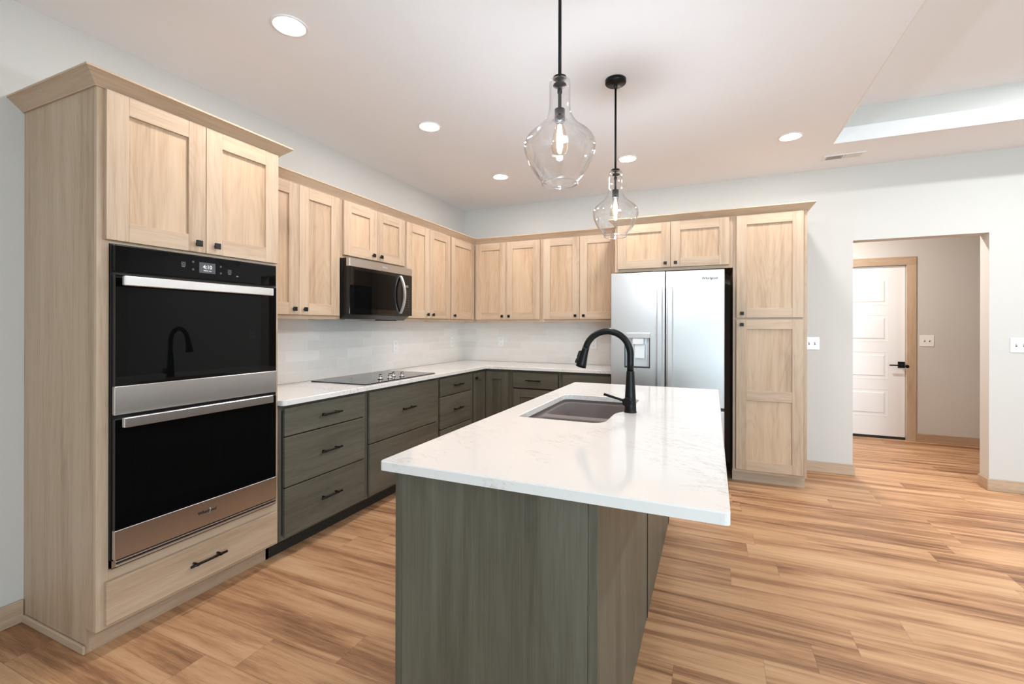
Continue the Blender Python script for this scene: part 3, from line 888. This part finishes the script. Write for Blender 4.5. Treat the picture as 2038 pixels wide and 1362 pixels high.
# ------------------------------------------------------------------ faucet
FX, FY = 2.484, -2.700
Fa = thing('faucet', 'matte black gooseneck pull-down faucet beside the island sink', 'faucet', (FX, FY, CH))
mb = MB(); mb.lathe((FX, FY, CH), [(0.031, 0.0), (0.031, 0.004), (0.029, 0.006), (0.0275, 0.05), (0.0195, 0.200), (0.0195, 0.204)], 'black', 40, cap0=True, cap1=True); mb.done('body', Fa)
mb = MB()
RA = 0.114; zc = 1.200
path = [(FX, FY, CH + 0.2035), (FX, FY, CH + 0.24)] + [(FX - RA + RA * math.cos(a), FY, zc + RA * math.sin(a)) for a in [math.radians(d) for d in range(0, 166, 5)]]
mb.tube(path, 0.0165, 'black', 24); mb.done('neck', Fa)
e = Vector(path[-1]); d = Vector((-math.sin(math.radians(165)), 0, math.cos(math.radians(165)))).normalized()
mb = MB(); mb.tube([e - d * 0.002, e + d * 0.010, e + d * 0.03, e + d * 0.088, e + d * 0.104], [0.0175, 0.0182, 0.0185, 0.0255, 0.0265], 'black', 32)
sh = mb.done('spray_head', Fa)
mb = MB(); nrm = Vector((-d.z, 0, d.x)) * -1
if nrm.x > 0: nrm = -nrm
c0 = e + d * 0.045
mb.tube([c0 + nrm * 0.017 - d * 0.018, c0 + nrm * 0.024 - d * 0.016, c0 + nrm * 0.026 + d * 0.014, c0 + nrm * 0.020 + d * 0.018], [0.007, 0.0085, 0.0085, 0.007], 'blackplastic', 14)
c0 = e + d * 0.078
mb.tube([c0 + nrm * 0.019 - d * 0.010, c0 + nrm * 0.028 - d * 0.009, c0 + nrm * 0.030 + d * 0.009, c0 + nrm * 0.022 + d * 0.011], [0.006, 0.008, 0.008, 0.006], 'blackplastic', 14)
mb.done('spray_button', sh)
mb = MB()
mb.cyl((FX - 0.002, FY, 0.970), (FX - 0.010, FY - 0.052, 0.970), 0.0215, 'black', seg=32)
mb.tube([(FX - 0.020, FY - 0.040, 0.974), (FX - 0.06, FY - 0.044, 0.986), (FX - 0.121, FY - 0.048, 1.003)], [0.0062, 0.006, 0.0068], 'black', 14)
mb.done('lever', Fa)

# ------------------------------------------------------------------ cooktop
K = thing('cooktop', 'black glass electric cooktop set on the left countertop', 'cooktop', (0.33, -1.99, CH))
mb = MB(); lpk = rloop(0.060, 0.592, -2.445, -1.545, 0.012, 4)
mb.ring_loft([at(lpk, CH + 0.0005), at(lpk, CH + 0.006), at(inset(lpk, 0.002), CH + 0.0075)], 'blackglass', False); mb.done('glass', K)
for (x, y, r_) in ((0.18, -2.28, 0.10), (0.44, -2.30, 0.085), (0.18, -1.74, 0.085), (0.44, -1.70, 0.11)):
    mb = MB(); mb.lathe((x, y, CH + 0.0076), [(r_, 0), (r_ + 0.002, 0.0001)], 'charcoal', 48); mb.done('burner_mark', K)
for x, y in ((0.470, -2.140), (0.503, -2.066), (0.440, -1.945), (0.505, -1.915)):
    mb = MB()
    mb.lathe((x, y, CH + 0.0077), [(0.021, 0), (0.021, 0.006), (0.0165, 0.010), (0.0155, 0.022), (0.018, 0.027), (0.0165, 0.031)], 'chrome', 28, cap0=True, cap1=True)
    mb.box((x - 0.003, y - 0.017, CH + 0.037), (x + 0.003, y + 0.017, CH + 0.048), 'chrome', 0.001)
    mb.done('knob', K)

# ------------------------------------------------------------------ microwave
W = thing('microwave', 'black and stainless over-the-range microwave hung under the short wall cabinet', 'microwave', (0.2, -2.018, 1.39))
my0, my1 = -2.401, -1.634
mb = MB()
mb.prism([(x, my0, z) for x, z in ((0.011, 1.392), (0.315, 1.392), (0.365, 1.424), (0.365, 1.845), (0.011, 1.845))], (0, my1 - my0, 0), 'blackplastic')
mb.done('body', W)
mb = MB(); mb.box((0.08, my0 + 0.06, 1.384), (0.30, my0 + 0.40, 1.3915), 'steel'); mb.box((0.08, my0 + 0.44, 1.383), (0.28, my1 - 0.06, 1.3915), 'charcoal'); mb.done('vent_grille', W)
mb = MB(); mb.box((0.366, my0 + 0.002, 1.428), (0.400, -1.786, 1.782), 'blackglass', 0.002); md = mb.done('door', W)
mb = MB(); mb.box((0.4, my0 + 0.05, 1.470), (0.4006, -1.86, 1.760), 'ovenglass'); mb.done('window', md)
mb = MB(); mb.box((0.366, -1.784, 1.428), (0.400, my1, 1.782), 'blackglass', 0.002); mc = mb.done('control_panel', W)
mb = MB(); mb.box((0.366, my0 + 0.002, 1.7835), (0.401, my1, 1.845), 'steel', 0.002); ms = mb.done('steel_strip', W)
mb = MB(); mb.text('Whirlpool', L(-2.006, 0.4014, 1.816), (0, 1, 0), (0, 0, 1), 0.011, 'plate'); flag_mark(mb, -2.002, 1.816, 0.02, L, 0.4018, 'chrome'); mb.done('logo', ms)
mb = MB()
pts = []
for i in range(17):
    t = i / 16.0; z = 1.770 - 0.325 * t
    pts.append((0.400 + 0.046 * math.sin(PI * t) ** 0.8, -1.800 - 0.0, z))
rings = []
for i, (x, y, z) in enumerate(pts):
    rings.append([Vector((x - 0.004, y - 0.013, z)), Vector((x - 0.004, y + 0.013, z)), Vector((x + 0.008, y + 0.011, z)), Vector((x + 0.008, y - 0.011, z))])
mb.ring_loft(rings, 'satin', False); mb.done('handle', md)
mb = MB()
mb.box((0.4, -1.735, 1.675), (0.4005, -1.690, 1.694), 'keymark')
for r_ in range(9):
    for c_ in range(3):
        mb.box((0.4, -1.733 + c_ * 0.024, 1.645 - r_ * 0.021), (0.4005, -1.728 + c_ * 0.024, 1.6485 - r_ * 0.021), 'keymark')
mb.done('keypad_marks', mc)

# ------------------------------------------------------------------ refrigerator
FX0, FX1, FF = 2.020, 2.945, -0.880
Rf = thing('refrigerator', 'stainless French-door refrigerator with water dispenser in its left door', 'refrigerator', ((FX0 + FX1) / 2, -0.45, 0))
mb = MB(); mb.box((FX0 + 0.004, -0.790, 0.03), (FX1 - 0.004, -0.03, 1.780), 'charcoal'); mb.box((FX0 + 0.03, -0.76, 0.0), (FX1 - 0.03, -0.08, 0.03), 'blackplastic'); mb.done('case', Rf)
mb = MB(); mb.box((FX0 + 0.02, -0.80, 1.780), (FX0 + 0.12, -0.69, 1.800), 'charcoal'); mb.done('hinge_cover', Rf)
mb = MB(); mb.box((FX1 - 0.12, -0.80, 1.780), (FX1 - 0.02, -0.69, 1.800), 'charcoal'); mb.done('hinge_cover', Rf)
xm = 2.4815
def fridge_door(x0, x1, z0, z1, name, hole=None):
    m = MB()
    if hole is None: m.box((x0, FF, z0), (x1, -0.800, z1), 'steel_v', 0.004)
    else:
        hx0, hx1, hz0, hz1 = hole
        m.box((x0, FF, z0), (hx0, -0.8, z1), 'steel_v', 0.0); m.box((hx1, FF, z0), (x1, -0.8, z1), 'steel_v', 0.0)
        m.box((hx0, FF, z0), (hx1, -0.8, hz0), 'steel_v', 0.0); m.box((hx0, FF, hz1), (hx1, -0.8, z1), 'steel_v', 0.0)
        bmesh.ops.remove_doubles(m.bm, verts=m.bm.verts, dist=1e-5)
        # drop interior walls so that the door front is one clean sheet
    return m.done(name, Rf)
DH = (2.137, 2.357, 0.973, 1.282)
ld = fridge_door(FX0, xm - 0.004, 0.665, 1.812, 'door', DH)
rd = fridge_door(xm + 0.004, FX1, 0.665, 1.812, 'door')
fz = fridge_door(FX0, FX1, 0.06, 0.640, 'freezer_drawer')
def fhandle(x0, x1, parent):
    m = MB(); m.box((x0, FF - 0.052, 0.74), (x1, FF - 0.036, 1.677), 'steel_v', 0.004)
    for z in (0.80, 1.62): m.box((x0 + 0.008, FF - 0.038, z - 0.02), (x1 - 0.008, FF, z + 0.02), 'steel_v', 0.003)
    m.done('handle', parent)
fhandle(2.419, 2.460, ld); fhandle(2.503, 2.544, rd)
m = MB(); m.box((FX0 + 0.08, FF - 0.052, 0.575), (FX1 - 0.08, FF - 0.036, 0.612), 'steel', 0.004)
for x in (FX0 + 0.12, FX1 - 0.12): m.box((x - 0.02, FF - 0.038, 0.585), (x + 0.02, FF, 0.602), 'steel', 0.003)
m.done('handle', fz)
hx0, hx1, hz0, hz1 = DH
m = MB()
e_ = 0.0005
m.box((hx0 + e_, -0.806, hz0 + e_), (hx1 - e_, -0.801, hz1 - e_), 'satin')
m.box((hx0 + e_, FF - 0.003, hz1 - 0.046), (hx1 - e_, -0.806, hz1 - e_), 'steel_v', 0.002)
m.box((hx0 + e_, FF - 0.001, hz0 + e_), (hx0 + 0.008, -0.806, hz1 - 0.046), 'charcoal'); m.box((hx1 - 0.008, FF - 0.001, hz0 + e_), (hx1 - e_, -0.806, hz1 - 0.046), 'charcoal')
m.box((hx0 + 0.008, FF - 0.002, hz0 + e_), (hx1 - 0.008, -0.806, hz0 + 0.010), 'charcoal')
dp = m.done('dispenser', ld)
m = MB(); m.box((2.205, FF + 0.004, 1.180), (2.300, FF + 0.06, 1.235), 'plate', 0.004); m.done('spout', dp)
m = MB(); m.prism([(2.222, FF + 0.036, 1.180), (2.222, FF + 0.060, 1.180), (2.222, FF + 0.044, 1.060), (2.222, FF + 0.024, 1.060)], (0.085, 0, 0), 'plate'); m.done('paddle', dp)
m = MB(); m.text('Whirlpool', (2.833, FF - 0.0004, 1.740), (1, 0, 0), (0, 0, 1), 0.021, 'rubber'); flag_mark(m, 2.841, 1.738, 0.034, B, 0.8805, 'rubber'); m.done('logo', rd)

# ------------------------------------------------------------------ outlets and switches
def outlet(fr, u, z, label, w=0.0105):
    t = thing('outlet', label, 'outlet', fr(u, w, z), 'backsplash outlets')
    mb = MB(); fbox(mb, fr, u - 0.037, u + 0.037, w, w + 0.006, z - 0.060, z + 0.060, 'plate', 0.002); mb.done('plate', t)
    for dz in (-0.024, 0.024):
        mb = MB(); fbox(mb, fr, u - 0.017, u + 0.017, w + 0.006, w + 0.0075, z + dz - 0.015, z + dz + 0.015, 'plate', 0.0006)
        for du in (-0.006, 0.006): fbox(mb, fr, u + du - 0.0012, u + du + 0.0012, w + 0.0073, w + 0.0077, z + dz - 0.001, z + dz + 0.008, 'dark')
        mb.cyl(fr(u, w + 0.0073, z + dz - 0.008), fr(u, w + 0.0077, z + dz - 0.008), 0.0025, 'dark', seg=10)
        mb.done('socket', t)
outlet(L, -1.369, 1.143, 'white outlet on the left wall tile, behind the right end of the cooktop')
outlet(L, -0.313, 1.150, 'white outlet on the left wall tile, close to the corner')
outlet(B, 0.520, 1.153, 'white outlet on the back wall tile, nearest the corner')
outlet(B, 1.650, 1.147, 'white outlet on the back wall tile, seen through the faucet arch')
def switch(x0, x1, z0, z1, y, label):
    cx, cz = (x0 + x1) / 2, (z0 + z1) / 2
    t = thing('light_switch', label, 'switch', (cx, y, cz))
    mb = MB(); mb.box((x0, y - 0.006, z0), (x1, y, z1), 'plate', 0.002); mb.done('plate', t)
    for s in (-0.023, 0.023):
        mb = MB(); mb.box((cx + s - 0.0055, y - 0.0068, cz - 0.012), (cx + s + 0.0055, y - 0.006, cz + 0.012), 'dark')
        mb.prism([(cx + s - 0.0045, y - 0.0066, cz - 0.004), (cx + s - 0.0045, y - 0.0066, cz + 0.010), (cx + s - 0.0045, y - 0.017, cz + 0.010), (cx + s - 0.0045, y - 0.015, cz + 0.003)], (0.009, 0, 0), 'plate')
        mb.done('toggle', t)
switch(3.640, 3.758, 1.127, 1.243, 0.0, 'white double light switch right of the pantry cabinet')
switch(5.058, 5.176, 1.133, 1.251, 0.0, 'white double light switch right of the hallway opening')
switch(5.066, 5.198, 1.113, 1.242, HY, 'white double light switch on the hall wall beside the door')

# ------------------------------------------------------------------ ceiling fixtures
def recessed(x, y, label):
    t = thing('recessed_light', label, 'ceiling light', (x, y, H), 'recessed kitchen ceiling lights')
    mb = MB(); mb.lathe((x, y, H), [(0.084, -0.0002), (0.084, -0.003), (0.080, -0.006), (0.064, -0.005), (0.062, -0.0002)], 'white', 48); mb.done('trim_ring', t)
    mb = MB(); mb.lathe((x, y, H), [(0.062, -0.0002), (0.062, -0.0045), (0.056, -0.0052), (0.042, -0.0058), (0.022, -0.0062)], 'lens', 40, cap0=True, cap1=True); mb.done('lens', t)
recessed(0.985, -3.421, 'large bright recessed ceiling light nearest the camera, above the oven tower')
recessed(0.972, -2.213, 'recessed ceiling light in front of the microwave')
recessed(0.972, -0.999, 'recessed ceiling light near the cabinet corner')
recessed(2.181, -0.995, 'recessed ceiling light seen just right of the far pendant rod')
recessed(3.395, -0.969, 'recessed ceiling light near the ceiling vent')
V = thing('ceiling_vent', 'white slotted air vent in the ceiling near the tray edge', 'vent', (3.866, -0.330, H))
mb = MB()
vx0, vx1, vy0, vy1 = 3.720, 4.012, -0.395, -0.265
for a, b in (((vx0, vy0), (vx1, vy0 + 0.018)), ((vx0, vy1 - 0.018), (vx1, vy1)), ((vx0, vy0 + 0.018), (vx0 + 0.022, vy1 - 0.018)), ((vx1 - 0.022, vy0 + 0.018), (vx1, vy1 - 0.018)), ((3.860, vy0 + 0.018), (3.872, vy1 - 0.018))):
    mb.box((a[0], a[1], H - 0.007), (b[0], b[1], H - 0.0003), 'white', 0.001)
mb.done('frame', V)
mb = MB(); mb.box((vx0 + 0.02, vy0 + 0.015, H - 0.0012), (vx1 - 0.02, vy1 - 0.015, H - 0.0003), 'dark'); mb.done('duct_screen', V)
mb = MB()
for k in range(24):
    x = vx0 + 0.028 + k * 0.0103
    if 3.856 < x < 3.876: continue
    s_ = -0.004 if x < 3.866 else 0.004
    mb.prism([(x - s_, vy0 + 0.018, H - 0.0015), (x + s_, vy0 + 0.018, H - 0.0065), (x + s_ + 0.0012, vy0 + 0.018, H - 0.0065), (x - s_ + 0.0012, vy0 + 0.018, H - 0.0015)], (0, vy1 - vy0 - 0.036, 0), 'white')
mb.done('louvers', V)

def pendant(x, y, label):
    t = thing('pendant_light', label, 'pendant light', (x, y, H), 'glass pendants over the island')
    mb = MB(); mb.lathe((x, y, H), [(0.060, -0.0003), (0.060, -0.020), (0.056, -0.025), (0.012, -0.026), (0.010, -0.05), (0.006, -0.055)], 'black', 40, cap0=True, cap1=True); mb.done('canopy', t)
    zt = 2.252
    mb = MB(); mb.cyl((x, y, H - 0.053), (x, y, 2.140), 0.0062, 'black', seg=16)
    mb.cyl((x, y, 2.215), (x, y, 2.200), 0.009, 'black', seg=16); mb.done('rod', t)
    mb = MB(); mb.lathe((x, y, zt), [(0.025, 0.007), (0.025, 0.001), (0.007, 0.001)], 'black', 32, cap0=True, cap1=True)
    mb.lathe((x, y, zt - 0.024), [(0.024, 0.004), (0.025, 0.0), (0.008, -0.006)], 'black', 32, cap0=True, cap1=True); mb.done('cap', t)
    mb = MB(); mb.lathe((x, y, 2.140), [(0.019, 0.0), (0.019, -0.045), (0.017, -0.047)], 'black', 32, cap0=True, cap1=True); mb.done('socket', t)
    prof = [(0.020, zt), (0.033, zt - 0.004), (0.0385, zt - 0.014), (0.0385, zt - 0.06), (0.0395, zt - 0.100), (0.044, zt - 0.130), (0.058, zt - 0.157), (0.083, zt - 0.183),
            (0.108, zt - 0.203), (0.124, zt - 0.222), (0.131, zt - 0.243), (0.129, zt - 0.266), (0.119, zt - 0.297), (0.100, zt - 0.335), (0.077, zt - 0.366), (0.0665, zt - 0.376), (0.0655, zt - 0.386)]
    # smooth the silhouette
    fine = []
    n = len(prof)
    for i in range(n - 1):
        p0, p1, p2, p3 = prof[max(i - 1, 0)], prof[i], prof[i + 1], prof[min(i + 2, n - 1)]
        for q in range(3):
            s = q / 3.0
            fine.append(tuple(0.5 * (2 * p1[j] + (p2[j] - p0[j]) * s + (2 * p0[j] - 5 * p1[j] + 4 * p2[j] - p3[j]) * s * s + (3 * p1[j] - p0[j] - 3 * p2[j] + p3[j]) * s ** 3) for j in (0, 1)))
    fine.append(prof[-1])
    inner = [(r_ - 0.0025, z) for r_, z in reversed(fine)]
    mb = MB(); mb.lathe((x, y, 0), fine + [(0.0643, prof[-1][1] - 0.001)] + inner, 'glass', 64)
    mb.lathe((x, y, prof[-1][1]), [(0.0655 + 0.0022 * math.cos(a), 0.0022 * math.sin(a)) for a in [2 * PI * q / 10 for q in range(11)]], 'glassrim', 64)
    mb.done('glass_shade', t)
    mb = MB()
    mb.lathe((x, y, 2.094), [(0.013, 0.0), (0.014, -0.012), (0.022, -0.040), (0.030, -0.075), (0.0315, -0.095), (0.026, -0.112), (0.012, -0.122), (0.003, -0.124)], 'bulbglass', 36, cap0=True, cap1=True)
    b = mb.done('bulb', t)
    mb = MB(); mb.lathe((x, y, 2.094), [(0.003, -0.020), (0.008, -0.030), (0.011, -0.060), (0.010, -0.095), (0.004, -0.104)], 'filament', 20, cap0=True, cap1=True); mb.done('filament', b)
pendant(2.338, -3.390, 'larger-looking clear glass pendant, the nearer one over the island')
pendant(2.332, -2.305, 'clear glass pendant farther back, hanging by a round black canopy over the sink')
